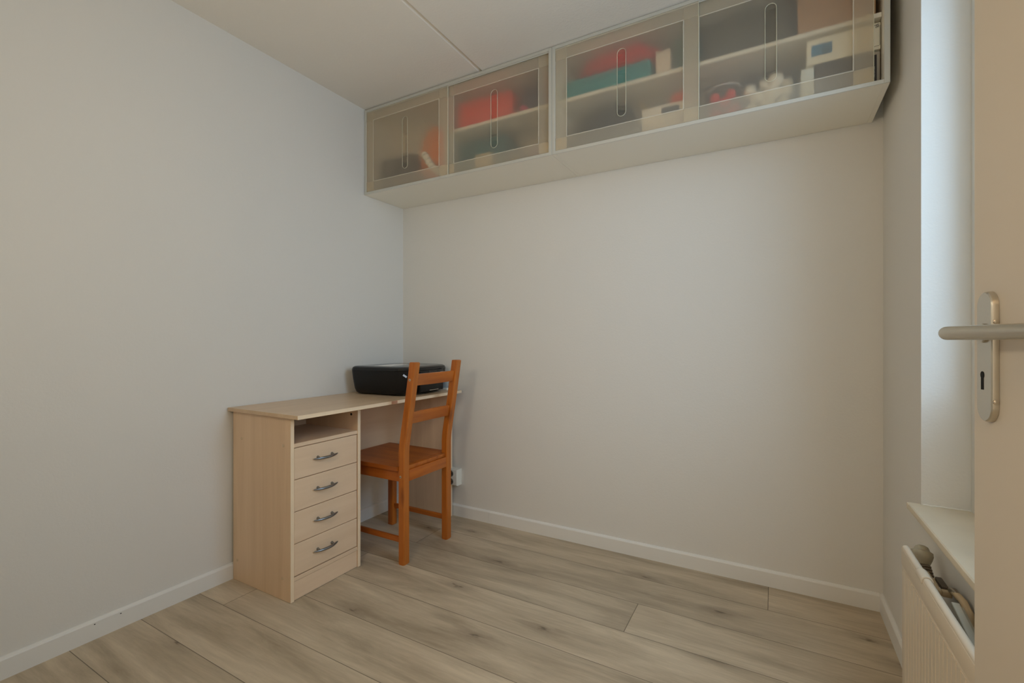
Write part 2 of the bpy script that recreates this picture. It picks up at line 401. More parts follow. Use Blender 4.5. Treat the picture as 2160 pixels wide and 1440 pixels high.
s.prism([(.341, .5655), (.343, .574), (.346, .5765), (fx0 + .01, .5765), (fx0 + .01, .5585), (.343, .5585)], 'y', WY0 + .002, WY1 - .001)
s.box(.3412, XR + .002, WY1 - .001, WY1 + .012, .5585, .5763, .002)
sl = obj('window_sill', s, M_sill, win); 
# plaster lip where the sill meets the reveal
lip = MB(); pts = []
for i in range(28):
    t = i / 27; pts.append((XR + .004 + t * (.104), WY1 - .003, .5775 + .0016 * noise.noise(Vector((t * 9, 0, 0)))))
lip.tube(pts, [.0022 + .0014 * abs(noise.noise(Vector((i * .8, 3, 0)))) for i in range(28)], 6); obj('plaster_bead', lip, M_reveal, win)

# ------------------------------------------------------------------ door standing open on the right
phi = math.atan2(.08, .997)
Pb = Vector((.266, .8945)); U = Vector((-.0800, .9968)); Nn = Vector((-.9968, -.0800))
# local frame: x along the leaf towards its free edge, y = away from the room face (towards the wall), z up
door = thing('door_1', 'white room door standing open against the window wall', 'door', (Pb.x, Pb.y, 0), math.atan2(U.y, U.x), kind='structure')
# with local x = U, local y = rotate(U, 90deg) = (-.9968,-.08) = Nn : y is towards the room
leaf = MB().box(-.83, .0502, -.038, 0, .008, 2.03, .0015, 1)
obj('door_leaf', leaf, M_door, door)
def pill(cx, cz, wd, ht, n=16):
    r = wd / 2; P = []
    for k in range(n + 1): a = PI * k / n; P.append((cx + r * math.cos(a), cz + ht / 2 - r + r * math.sin(a)))
    for k in range(n + 1): a = PI + PI * k / n; P.append((cx + r * math.cos(a), cz - ht / 2 + r + r * math.sin(a)))
    return P
pz = (1.1171 + .9360) / 2
rings = []
for (wd, ht, yy) in ((.0425, .1825, .0002), (.0425, .1825, .0035), (.0415, .1815, .0066), (.0385, .1785, .0080)):
    rings.append([(x, yy, z) for x, z in pill(0, pz, wd, ht)])
plate = obj('handle_plate', MB().loft(rings), M_alu, door)
hx = .004
kh = []
for k in range(13): a = -PI * .25 + 1.5 * PI * k / 12; kh.append((hx + .0052 * math.cos(a), 1.0006 + .0052 * math.sin(a)))
kh += [(hx - .0030, .9975), (hx - .0034, .9962), (hx - .0034, .9800), (hx + .0034, .9800), (hx + .0034, .9962), (hx + .0030, .9975)]
obj('keyhole', MB().prism(kh, 'y', .0070, .0084), M_dark, plate, smooth=False)
for zz in (1.075, .965):
    obj('plate_screw', MB().lathe([(.003, 0), (.003, .0012), (.002, .0018)], M=Matrix.Translation((-.0215, .004, zz)) @ Matrix.Rotation(-PI / 2, 4, 'Y'), n=12), M_alu, plate)
# lever: neck straight out of the plate, bend, grip running back along the door
lz = 1.0595; path = [(.0, .0075, lz), (.0, .030, lz)]
gd = Vector((-.134, -.0235)).normalized(); e = .0502; rb = .017
for k in range(9):
    a = (PI / 2 + .17) * k / 8
    path.append((0 - rb * (1 - math.cos(a)), .0352 + rb * math.sin(a), lz))
lx, ly = path[-1][0], path[-1][1]
for t in (.02, .05, .08, .11, .135, .146): path.append((lx + gd.x * t, ly + gd.y * t, lz))
rad = [.0098] * (len(path) - 2) + [.0098, .0092]
lev = MB().tube(path, .0096, 24); lev.lathe([(.0135, .0078), (.0135, .0105), (.0125, .0115), (.011, .012)], n=28, M=Matrix.Translation((0, 0, lz)) @ Matrix.Rotation(-PI / 2, 4, 'X'))
obj('lever_handle', lev, M_alu, door)

# ------------------------------------------------------------------ radiator
RX, RY0, RY1, RZ1, RZ0 = .2865, .975, 1.522, .529, .10
rad_ = thing('radiator', 'cream enamelled panel radiator under the window sill', 'radiator', (RX + .01, (RY0 + RY1) / 2, RZ0))
RO = rad_.location
m = MB()
m.box(RX, RX + .014, RY0, RY1, RZ0, RZ1 - .009, .003)
obj('panel', m, M_radi, rad_, RO)
m = MB()
pts = []
m.tube([(RX + .0075, RY0 + .001, RZ1 - .0078), (RX + .0075, RY1 - .001, RZ1 - .0078)], .0078, 20)
m.box(RX - .0012, RX + .002, RY0, RY1, RZ1 - .049, RZ1 - .008, .001)
obj('top_roll', m, M_radi, rad_, RO)
m = MB(); yy = RY1 - .035; 
while yy > RY0 + .02:
    m.prism([(RX + .0005, yy - .0112), (RX - .0012, yy - .0100), (RX - .0012, yy + .0100), (RX + .0005, yy + .0112)], 'z', RZ0 + .03, RZ1 - .056)
    yy -= .0240
fl = obj('flutes', m, M_radi, rad_, RO); fl['kind'] = 'stuff'
m = MB()      # clip over the top roll
for k in range(1): pass
ring0 = []; cl = []
for yv, rr in ((1.330, .0084), (1.332, .0112), (1.376, .0112), (1.384, .0090)):
    cl.append([(RX + .0075 - rr * math.cos(a), yv, RZ1 - .0078 + rr * math.sin(a)) for a in [(-.6 + (PI + 1.0) * k / 16) for k in range(17)]])
m.loft(cl, caps=False, closed=False)
o = obj('top_clip', m, M_radi, rad_, RO); sm_ = o.modifiers.new('solid', 'SOLIDIFY'); sm_.thickness = .002
# convector fins and pipe behind the panel
m = MB()
for k in range(22):
    y0 = RY0 + .03 + k * .0225; m.box(RX + .016, RX + .034, y0, y0 + .0012, RZ0 + .04, RZ1 - .050)
m.box(RX + .016, RX + .018, RY0 + .02, RY1 - .02, RZ0 + .03, RZ1 - .05)
obj('convector_fins', m, mat('grey_metal_fins', (120, 112, 98), .6), rad_, RO)
# thermostat knob
kc = Vector((.336, 1.572, .493)); ax = Vector((.10, .42, .9)).normalized()
Mk = Matrix.Translation(kc) @ ax.to_track_quat('Z', 'Y').to_matrix().to_4x4()
m = MB().lathe([(.008, -.026), (.0165, -.022), (.021, -.010), (.0235, .000), (.0225, .009), (.0165, .0125), (.0150, .0165), (.0125, .0215), (.006, .0245), (.001, .025)], n=32, M=Mk)
knob = obj('thermostat_knob', m, mat('knob_plastic', (168, 160, 138), .5), rad_, RO)
prof = [(.0095, -.024)]
for k in range(6): prof += [(.0135 + .0004 * k, -.028 - k * .007), (.0135 + .0004 * k, -.031 - k * .007), (.0105, -.0325 - k * .007)]
Mc = Matrix.Translation(kc) @ Vector((-.06, .62, .78)).normalized().to_track_quat('Z', 'Y').to_matrix().to_4x4()
obj('ribbed_collar', MB().lathe(prof, n=24, M=Mc), mat('collar_plastic', (112, 100, 82), .5), rad_, RO)
m = MB()
m.box(.322, .350, 1.478, 1.520, .4560, .4600, .001, 1, )
m.box(.318, .334, 1.395, 1.500, .468, .482, .003)
m.box(.334, .352, 1.395, 1.410, .468, .482, .003)
obj('bracket', m, mat('bracket_cream', (196, 178, 146), .5), rad_, RO)
m = MB().box(.338, .351, 1.415, 1.470, .474, .484, .002); obj('bracket_plate', m, mat('bracket_dark', (92, 82, 70), .5), rad_, RO)
m = MB().tube([(.350, 1.40, .486), (.352, 1.385, .490), (.354, 1.372, .489)], [.006, .0075, .006], 12); obj('pipe_nut', m, mat('nut_metal', (150, 140, 124), .3, metal=.8), rad_, RO)
m = MB().tube([(.352, 1.385, .488), (.357, 1.35, .486), (.360, 1.325, .474), (.360, 1.31, .45), (.360, 1.305, .40), (.360, 1.305, .12)], .0075, 12)
obj('pipe', m, mat('pipe_cream', (204, 184, 150), .45), rad_, RO)
m = MB().tube([(.350, 1.352, .474), (.350, 1.345, .46), (.350, 1.347, .445), (.345, 1.36, .437), (.342, 1.385, .434), (.340, 1.42, .425)], .0035, 8)
single('cable', m, M_black, 'black cable looping down behind the radiator', 'cable', (.345, 1.36, .44))
# grey plastic trunking wedged behind the radiator
m = MB()
Mx = Matrix.Translation((.327, 1.215, .493)) @ Matrix.Rotation(math.radians(11), 4, 'X')
m.box(-.009, .004, -.075, .060, -.002, .010, .001, 1, M=Mx); m.box(.004, .010, -.075, .058, -.004, .004, .001, 1, M=Mx)
single('plastic_strip', m, mat('grey_plastic', (176, 172, 156), .5), 'grey plastic strip lying between the radiator and the wall', 'strip', (.327, 1.215, .478))

# ------------------------------------------------------------------ wall socket
so = thing('wall_socket', 'white double surface socket on the wall behind the desk', 'socket', (-1.655, YB, .24))
SO = so.location
x0, x1 = -1.70, -1.6275
rg = []
zz0, zz1 = .191, .287
for (d, ins) in ((0, 0), (.040, 0), (.046, .004), (.048, .010)):
    rg.append([(x0 + ins, YB - d, zz0 + ins), (x1 - ins, YB - d, zz0 + ins), (x1 - ins, YB - d, zz1 - ins), (x0 + ins, YB - d, zz1 - ins)])
obj('housing', MB().loft(rg), M_whitep, so, SO)
for zc in (.262, .216):
    m = MB().lathe([(.0195, 0), (.0195, .0035), (.0172, .0035), (.0165, .0010), (.0, .0010)][:4], n=32, M=Matrix.Translation((-1.671, YB - .047, zc)) @ Matrix.Rotation(PI / 2, 4, 'X'))
    h = obj('outlet', m, mat('outlet_rim', (170, 166, 150), .4), so, SO)
    m = MB().lathe([(.0168, 0), (.0168, .0046)], n=32, M=Matrix.Translation((-1.671, YB - .0465, zc)) @ Matrix.Rotation(PI / 2, 4, 'X'))
    obj('recess', m, mat('outlet_recess', (88, 84, 74), .5), h, SO)
    for dx in (-.0095, .0095): obj('contact_hole', MB().lathe([(.0026, 0), (.0026, .001)], n=12, M=Matrix.Translation((-1.671 + dx, YB - .0512, zc)) @ Matrix.Rotation(PI / 2, 4, 'X')), M_dark, h, SO)
    for s_ in (-1, 1): obj('earth_clip', MB().box(-1.674, -1.668, YB - .0535, YB - .0505, zc + s_ * .0145 - .0018, zc + s_ * .0145 + .0018, .0005, 1), M_steel, h, SO)

# ------------------------------------------------------------------ desk
desk = thing('desk', 'light birch laminate writing desk with four drawers in the corner', 'desk', (-1.88, 1.70, 0))
DO = desk.location
DX0, DX1 = -2.076, -1.680
def panel(name, x0, x1, y0, y1, z0, z1, m, parent=desk, off=DO, bev=.0012):
    return obj(name, MB().box(x0, x1, y0, y1, z0, z1, bev, 1), m, parent, off)
M_top = wood('birch_desktop', (216, 190, 158), (202, 174, 142), 'y', 1.0, .5, .34, fine=.3)
top = panel('desktop', -2.086, -1.611, 1.163, 2.252, .741, .757, M_top)
panel('edge_band', -1.6112, -1.6100, 1.1632, 2.2518, .7412, .7568, M_birchE, top)
obj('worn_spot', MB().box(-1.6102, -1.6096, 1.672, 1.712, .7418, .7562), mat('worn_brown', (196, 150, 122), .5), top, DO)
sp_ = panel('side_panel', DX0, DX1, 1.181, 1.197, 0, .7408, M_birchZ)
panel('edge_band', DX1, DX1 + .001, 1.1812, 1.1968, .001, .7404, M_birchE, sp_)
dv = panel('divider_panel', DX0 + .02, DX1, 1.525, 1.541, 0, .7408, M_birchZ)
panel('edge_band', DX1, DX1 + .001, 1.5252, 1.5408, .001, .7404, M_birchE, dv)
rp = panel('side_panel', DX0, DX1, 2.236, 2.252, 0, .7408, M_birchZ)
panel('edge_band', DX1, DX1 + .001, 2.2362, 2.2518, .001, .7404, M_birchE, rp)
panel('back_panel', -2.052, -2.036, 1.541, 2.236, .415, .7408, M_birchY)
panel('rear_board', -2.052, -2.044, 1.197, 1.525, .02, .66, M_birchZ)
panel('shelf', -2.044, DX1 - .001, 1.1972, 1.5248, .618, .634, M_birchY)
panel('bottom_panel', -2.044, DX1 - .001, 1.1972, 1.5248, .079, .095, M_birchY)
panel('kickboard', DX1 - .020, DX1 - .004, 1.1972, 1.5248, .001, .078, M_birchY)
zt = [.6165, .4875, .3580, .2285, .098]
for i in range(4):
    z1, z0 = zt[i] - .0012, zt[i + 1] + .0016
    dr = obj('drawer', MB().box(DX1 - .017, DX1 - .001, 1.1985, 1.5215, z0, z1, .0012, 1), M_birchY, desk, DO)
    obj('drawer_box', MB().box(-2.02, DX1 - .018, 1.206, 1.516, z0 + .02, z1 - .03), M_birchY, dr, DO)
    zc = (z0 + z1) / 2 + .003; yc = 1.345
    hp = []; rr = []
    for k in range(25):
        t = -1 + 2 * k / 24
        hp.append((DX1 + .007 + .015 * (1 - t * t), yc + t * .060, zc - .001 * (1 - t * t))); rr.append(.0024 + .0034 * (1 - abs(t) ** 2.4))
    m = MB().tube(hp, rr, 14)
    for s_ in (-1, 1):
        yk = yc + s_ * .036
        m.tube([(DX1 - .001, yk, zc + .003), (DX1 + .006, yk, zc + .002), (DX1 + .015, yk, zc)], [.0062, .0048, .0040], 12)
    obj('handle', m, M_grip, dr, DO)
for (x, z) in ((-2.012, .626), (-1.725, .626), (-2.044, .090), (-1.731, .088)):
    m = MB().lathe([(.0062, 0), (.0062, .0010), (.0050, .0018), (.001, .0021)], n=20, M=Matrix.Translation((x, 1.1812, z)) @ Matrix.Rotation(PI / 2, 4, 'X'))
    obj('cover_cap', m, mat('cap_birch', (204, 180, 148), .45), sp_, DO)
m = MB().lathe([(.006, 0), (.006, .001)], n=20, M=Matrix.Translation((-1.722, 1.5252, .706)) @ Matrix.Rotation(PI / 2, 4, 'X')); obj('bolt_hole', m, M_dark, dv, DO)
m = MB().box(-1.8705, -1.8690, 1.1804, 1.1811, .245, .268); obj('scratch', m, mat('scratch_light', (226, 204, 172), .6), sp_, DO)

# ------------------------------------------------------------------ chair
chair = thing('wooden_chair', 'honey-stained pine chair with two curved back rails at the desk', 'chair', (-1.72, 1.82, 0))
CO = chair.location
def post(name, y0, y1):
    W = .037; rings = []
    for z, xf in ((0, -1.498), (.006, -1.4975), (.30, -1.498), (.520, -1.498), (.545, -1.4965), (.570, -1.4935), (.75, -1.462), (.90, -1.4385), (.946, -1.4315), (.950, -1.4325)):
        b_ = .0035 if .004 < z < .948 else .006
        x1, x0 = xf, xf - W
        if z in (0, .950): x1 -= .002; x0 += .002
        c = []
        for (cx_, cy_, sx, sy) in ((x1, y0, -1, 1), (x1, y1, -1, -1), (x0, y1, 1, -1), (x0, y0, 1, 1)):
            p1 = (cx_ + sx * b_, cy_, z); p2 = (cx_, cy_ + sy * b_, z)
            c += ([p1, p2] if sx * sy < 0 else [p2, p1])
        rings.append(c)
    return obj(name, MB().loft(rings), M_pineZ, chair, CO)
P1 = post('back_post', 1.637, 1.675)
P2 = post('back_post', 1.962, 2.001)
for z, x in ((.868, -1.4635), (.412, -1.5205)):
    m = MB().lathe([(.0062, 0), (.0062, .0012), (.0048, .0018)], n=24, M=Matrix.Translation((x, 1.6372, z)) @ Matrix.Rotation(PI / 2, 4, 'X')); sc_ = obj('screw', m, M_steel, P1, CO)
    m = MB().lathe([(.0022, 0), (.0022, .0006)], n=6, M=Matrix.Translation((x, 1.6352, z)) @ Matrix.Rotation(PI / 2, 4, 'X')); obj('hex_socket', m, M_dark, sc_, CO)
for y0, y1 in ((1.640, 1.676), (1.968, 2.004)):
    obj('front_leg', MB().box(-1.924, -1.888, y0, y1, 0, .437, .0035, 2), M_pineZ, chair, CO)
def rail(z0, z1, drop, sag):
    rings = []
    for k in range(17):
        t = k / 16; y = 1.674 + t * (1.963 - 1.674); bow = 4 * t * (1 - t)
        xc = lambda z: -1.4980 + (z - .545) * .1655 - .0185 - sag * bow
        zl = z0 - drop * bow; zh = z1 - drop * .55 * bow
        th = .0095
        rings.append([(xc(zl) + th, y, zl + .002), (xc(zl) + th - .002, y, zl), (xc(zl) - th + .002, y, zl), (xc(zl) - th, y, zl + .002),
                      (xc(zh) - th, y, zh - .002), (xc(zh) - th + .002, y, zh), (xc(zh) + th - .002, y, zh), (xc(zh) + th, y, zh - .002)])
    return obj('back_rail', MB().loft(rings), M_pineY, chair, CO)
rail(.840, .894, .004, .016); rail(.657, .712, .004, .016)
# seat: boards with slightly hollowed top
b = MB()
sx0, sx1, sy0, sy1 = -1.950, -1.5355, 1.628, 2.010
n = 16; grid = []
for i in range(n + 1):
    row_ = []
    for j in range(n + 1):
        u, v = i / n, j / n
        dip = -.006 * math.sin(PI * u) ** .7 * math.sin(PI * v) ** .7
        row_.append((sx0 + u * (sx1 - sx0), sy0 + v * (sy1 - sy0), .4580 + dip))
    grid.append(row_)
bm = bmesh.new()
V = [[bm.verts.new(p) for p in r_] for r_ in grid]; Wv = [[bm.verts.new((p[0], p[1], .4385)) for p in r_] for r_ in grid]
for i in range(n):
    for j in range(n):
        bm.faces.new((V[i][j], V[i + 1][j], V[i + 1][j + 1], V[i][j + 1])); bm.faces.new((Wv[i][j], Wv[i][j + 1], Wv[i + 1][j + 1], Wv[i + 1][j]))
for k in range(n):
    bm.faces.new((V[0][k], V[0][k + 1], Wv[0][k + 1], Wv[0][k])); bm.faces.new((V[n][k + 1], V[n][k], Wv[n][k], Wv[n][k + 1]))
    bm.faces.new((V[k + 1][0], V[k][0], Wv[k][0], Wv[k + 1][0])); bm.faces.new((V[k][n], V[k + 1][n], Wv[k + 1][n], Wv[k][n]))
b.add(bm); b.box(-1.5365, -1.508, 1.6755, 1.9615, .4385, .4572, .002)
seat = obj('seat', b, M_pineX, chair, CO)
m = MB()
obj('side_apron', MB().box(-1.889, -1.534, 1.643, 1.661, .386, .4382, .002), M_pineX, chair, CO)
obj('side_apron', MB().box(-1.889, -1.534, 1.981, 1.999, .386, .4382, .002), M_pineX, chair, CO)
obj('rear_apron', MB().box(-1.519, -1.500, 1.6752, 1.9618, .386, .4383, .002), M_pineY, chair, CO)
obj('front_apron', MB().box(-1.921, -1.903, 1.6762, 1.9678, .386, .4382, .002), M_pineY, chair, CO)
obj('stretcher', MB().box(-1.889, -1.533, 1.650, 1.664, .096, .122, .003), M_pineX, chair, CO)
obj('stretcher', MB().box(-1.889, -1.533, 1.980, 1.994, .096, .122, .003), M_pineX, chair, CO)

# ------------------------------------------------------------------ printer (local: x = towards the front, y = along the front)
prn = thing('printer', 'black inkjet printer standing on the desk in the corner', 'printer', (-1.862, 2.030, .759), math.radians(4))
def rrect(x0, x1, y0, y1, z, r, bulge=0.0, n=6):
    P = []
    for (cx_, cy_, a0) in ((x1 - r, y1 - r, 0), (x0 + r * .6, y1 - r * .6, PI / 2), (x0 + r * .6, y0 + r * .6, PI), (x1 - r, y0 + r, 1.5 * PI)):
        rr_ = r if cx_ > (x0 + x1) / 2 else r * .6
        for k in range(n + 1):
            a = a0 + PI / 2 * k / n; P.append([cx_ + rr_ * math.cos(a), cy_ + rr_ * math.sin(a), z])
        if a0 == 1.5 * PI:
            for k in range(1, 8):
                t = k / 8; P.append([x1, (y0 + r) * (1 - t) + (y1 - r) * t, z])
    for p in P:
        if p[0] > x1 - .05: p[0] += bulge * (1 - (2 * (p[1] - y0) / (y1 - y0) - 1) ** 2)
    return [tuple(p) for p in P]
rg = []
for z, i, r_ in ((.004, .030, .05), (.010, .022, .055), (.03, .014, .058), (.08, .006, .06), (.126, .001, .06)):
    rg.append(rrect(-.190 + i * .7, .185 - i, -.232 + i, .192 - i, z, r_, .020))
body = obj('body', MB().loft(rg), M_black, prn)
rg = []
for z, i, r_ in ((.1265, .001, .06), (.130, .0, .06), (.142, .004, .06), (.1475, .012, .055), (.149, .022, .05)):
    rg.append(rrect(-.190 + i, .185 - i * 1.3, -.232 + i, .192 - i, z, r_, .020))
obj('lid', MB().loft(rg), M_gloss, prn)
prn.scale = (1, 1, 1.03)
# front panel: tilted glossy fascia, screen, paper tray
m = MB().box(.186, .2065, -.120, .100, .085, .127, .004, 2); fp = obj('control_panel', m, M_gloss, prn)
m = MB().box(.2060, .2072, -.035, .035, .094, .120, .0003, 1); obj('screen', m, mat('printer_screen', (52, 48, 50), .2), fp)
m = MB().box(.180, .2035, -.110, .105, .012, .060, .004, 2); tr_ = obj('paper_tray', m, M_black, prn)
m = MB().box(.2032, .2044, -.030, .055, .0155, .0185, .0004, 1); obj('tray_grip', m, mat('tray_chrome', (210, 206, 200), .25, metal=.8), tr_)
m = MB().box(.2060, .2070, .070, .100, .1105, .1130)
obj('lettering', m, mat('printer_lettering', (120, 120, 120), .4), fp)
# sticker wrapped on the near corner
M_st = mat('sticker_blue_white', (200, 214, 232), .3)
Ms = Matrix.Translation((.178, -.2120, .104)) @ Matrix.Rotation(math.radians(38), 4, 'Z') @ Matrix.Rotation(math.radians(90), 4, 'X') @ Matrix.Rotation(math.radians(-35), 4, 'Z')
m = MB().box(-.011, .011, -.0045, .0045, -.001, .002, 0, M=Ms); obj('sticker', m, M_st, prn)
# white sheet on the lid
m = MB().prism([(-.035, -.150), (-.075, .010), (.010, .030), (.020, -.060)], 'z', .1491, .1500)
pp = MB().box(-.045, .050, -.150, .060, 0, .0010, 0, M=Matrix.Rotation(math.radians(14), 4, 'Z'))
o = obj('sheet_of_paper', pp, mat('paper_white', (226, 224, 220), .3)); o.location = (-1.88, 1.985, .9126)
tag(o, 'thin white sheet lying on top of the black printer', 'paper')
# small white holder with a pale translucent top beside the printer
hd = thing('small_stand', 'small pale plastic stand with white base behind the chair, right of the printer', 'stand', (-1.715, 2.228, .757))
obj('base', MB().box(-.025, .025, -.014, .014, 0, .011, .002), M_whitep, hd)
obj('upper_plate', MB().box(-.022, .020, -.004, .000, .011, .052, .001), mat('pale_blue_plastic', (178, 190, 198), .15), hd)

# ------------------------------------------------------------------ wall cabinets with frosted sliding doors
CZ0, CZ1, CY = 1.903, 2.398, 1.946
def pane(m, x0, x1, z0, z1, y, th, cx, gz0, gz1, gw):
    """a sheet with a pill-shaped hole for the grip"""
    pl = pill(cx, (gz0 + gz1) / 2, gw, gz1 - gz0, 12); b = bmesh.new()
    # outer ring points matched in angle order to the hole points
    cxm, czm = cx, (gz0 + gz1) / 2; out = []
    for (px, pz_) in pl:
        dx, dz = px - cxm, pz_ - czm
        dz2 = dz; k = min(((x1 - cxm) / dx if dx > 1e-6 else (x0 - cxm) / dx if dx < -1e-6 else 1e9), ((z1 - czm) / dz2 if dz2 > 1e-6 else (z0 - czm) / dz2 if dz2 < -1e-6 else 1e9))
        out.append([cxm + dx * k, czm + dz * k])
    # snap the nearest outer point to each corner
    for cx_, cz_ in ((x0, z0), (x1, z0), (x1, z1), (x0, z1)):
        bi = min(range(len(out)), key=lambda i: (out[i][0] - cx_) ** 2 + (out[i][1] - cz_) ** 2); out[bi] = [cx_, cz_]
    n = len(pl)
    for yy, flip in ((y, False), (y + th, True)):
        I = [b.verts.new((p[0], yy, p[1])) for p in pl]; O = [b.verts.new((p[0], yy, p[1])) for p in out]
        for i in range(n):
            q = (I[i], I[(i + 1) % n], O[(i + 1) % n], O[i])
            try: b.faces.new(q if flip else tuple(reversed(q)))
            except Exception: pass
        if not flip: I0, O0 = I, O
    for i in range(n):
        j = (i + 1) % n
        b.faces.new((I0[i], I0[j], I[j], I[i])); b.faces.new((O0[j], O0[i], O[i], O[j]))
    bmesh.ops.recalc_face_normals(b, faces=b.faces)
    return m.add(b)
def sliding_door(unit, off, x0, x1, y, label):
    z0, z1 = CZ0 + .014, CZ1 - .015; cx = (x0 + x1) / 2
    d = obj('sliding_door', pane(MB(), x0, x1, z0, z1, y, .003, cx, 2.006, 2.292, .036), M_frost, unit, off, smooth=False)
    d['label'] = label
    bw = .056
    # thicker moulded border, upright and level strips crossing at the corners
    for xa, xb in ((x0 + .0005, x0 + bw), (x1 - bw, x1 - .0005)):
        obj('upright_border', MB().box(xa, xb, y - .0012, y - .0002, z0 + .0005, z1 - .0005), M_frostb, d, off, smooth=False)
    for za, zb in ((z0 + .0005, z0 + bw), (z1 - bw, z1 - .0005)):
        obj('level_border', MB().box(x0 + .0005, x1 - .0005, y - .0026, y - .0016, za, zb), M_frostb, d, off, smooth=False)
    for xa, xb in ((x0 + .001, x0 + bw - .002), (x1 - bw + .002, x1 - .001)):
        obj('door_guide', MB().box(xa, xb, y + .0034, y + .0050, z0 + .001, z0 + bw - .002), M_guide, d, off, smooth=False)
    a = .0019
    for xx in (x0 + bw, x1 - bw): obj('ridge', MB().box(xx - a, xx + a, y - .0036, y - .0028, z0 + bw - a, z1 - bw + a), M_ridge, d, off)
    for zz in (z0 + bw, z1 - bw): obj('ridge', MB().box(x0 + bw + a, x1 - bw - a, y - .0036, y - .0028, zz - a, zz + a), M_ridge, d, off)
    m = MB().prism(pill(cx, 2.149, .0355, .2855, 12), 'y', y + .0008, y + .0022)
    g = obj('grip', m, M_frostg, d, off, smooth=False)
    P = pill(cx, 2.149, .037, .287, 14); path = [(p[0], y - .0010, p[1]) for p in P]; path.append(path[0])
    obj('grip_rim', MB().tube(path, .0011, 6, caps=False), M_rim, d, off)
    m = MB().box(x1 - .0004, x1 + .0010, y - .0024, y + .0034, z0, z1); obj('edge', m, M_rim, d, off)
    return d
def cabinet(x0, x1, label, doors):
    u = thing('wall_cabinet', label, 'wall cabinet', ((x0 + x1) / 2, (CY + YB) / 2, CZ0), group='frosted wall cabinets under the ceiling'); off = u.location
    t = .016; y0, y1 = CY, YB - .002
    def P(n, *a, m=M_cab, par=u, bev=.0008): return obj(n, MB().box(*a, bev, 1), m, par, off)
    P('side_panel', x0, x0 + t, y0 + .004, y1, CZ0, CZ1); P('side_panel', x1 - t, x1, y0 + .004, y1, CZ0, CZ1)
    P('bottom_panel', x0 + t, x1 - t, y0 + .004, y1, CZ0, CZ0 + .014); P('top_panel', x0 + t, x1 - t, y0 + .004, y1, CZ1 - .014, CZ1)
    P('back_panel', x0 + t, x1 - t, y1 - .008, y1, CZ0 + .014, CZ1 - .014)
    P('shelf', x0 + t + .001 if x0 > -1 else -1.515, x1 - t - .001, 1.983, y1 - .009, 2.147, 2.163)
    if x0 < -1: P('centre_panel', -1.532, -1.516, 1.985, y1 - .009, CZ0 + .0145, CZ1 - .0145)
    # aluminium front trim
    for q in ((x0, x0 + t, CZ0, CZ1), (x1 - t, x1, CZ0, CZ1), (x0 + t, x1 - t, CZ0, CZ0 + .0145), (x0 + t, x1 - t, CZ1 - .0145, CZ1)):
        obj('front_trim', MB().box(q[0], q[1], y0, y0 + .004, q[2], q[3], .001, 1), M_cabe, u, off)
    for ya, za in ((y0 + .0032, .0205), (y0 + .0165, .0215)): obj('door_track', MB().box(x0 + t, x1 - t, ya, ya + .001, CZ1 - za, CZ1 - .0147), M_cabe, u, off)
    for d in doors: sliding_door(u, off, *d)
    return u
cabinet(-2.0885, -.8865, 'left frosted-door wall cabinet, its end against the left wall',
        [(-2.0725, -1.483, 1.9505, 'front frosted pane with long slot grip'), (-1.506, -.9030, 1.9605, 'rear frosted pane with long slot grip')])
cabinet(-.8855, .3370, 'right frosted-door wall cabinet, its end open near the window wall',
        [(-.8695, -.2560, 1.9505, 'front frosted pane with long slot grip'), (-.3110, .2950, 1.9605, 'rear frosted pane with long slot grip')])

# ------------------------------------------------------------------ things behind the frosted doors
ZB, ZS = CZ0 + .0143, 2.1634       # cabinet floor, shelf top
def boxy(name, x0, x1, y0, y1, z0, h, col, label, cat, rz=0, bev=.003, rough=.6, group=None):
    cx_, cy_ = (x0 + x1) / 2, (y0 + y1) / 2; hx_, hy_ = (x1 - x0) / 2, (y1 - y0) / 2
    o = obj(name, MB().box(-hx_, hx_, -hy_, hy_, 0, h, bev, 2), mat(name + '_material', col, rough, bump=.1))
    o.location = (cx_, cy_, z0 + .0003); o.rotation_euler = (0, 0, rz)
    return tag(o, label, cat, group)
def lump(name, c, r, col, label, cat, seed, amp=.25, floor_z=None, freq=9.0, rough=.85):
    b = bmesh.new(); bmesh.ops.create_icosphere(b, subdivisions=5, radius=1)
    for v in b.verts:
        nrm = v.co.normalized(); k = 1 + amp * noise.noise(nrm * 1.6 + Vector((seed, 0, 0))) + amp * .45 * noise.noise(nrm * freq * .5 + Vector((0, seed, 0))) - amp * .35 * abs(noise.noise(nrm * freq + Vector((0, 0, seed))))
        v.co = Vector((nrm.x * r[0] * k, nrm.y * r[1] * k, nrm.z * r[2] * k + r[2]))
        if v.co.z < 0.001: v.co.z = .001
        v.co.y = max(v.co.y, -abs(r[1]) * 1.02)
    o = obj(name, MB().add(b), mat(name + '_material', col, rough, bump=.3, bscale=60)); o.location = (c[0], c[1], floor_z)
    return tag(o, label, cat)
def folded(name, x0, x1, y0, y1, z0, layers, th, col, label, cat, seed):
    m = MB(); z = z0 + .0005
    for k in range(layers):
        dx = .008 * noise.noise(Vector((k * 1.7, seed, 0))); P = []
        m.box(x0 + dx, x1 + dx * .5, y0 + abs(dx), y1, z, z + th * .96, th * .42, 3); z += th
    o = single(name, m, mat(name + '_material', col, .9, bump=.4, bscale=120), label, cat, ((x0 + x1) / 2, (y0 + y1) / 2, z0))
    return o
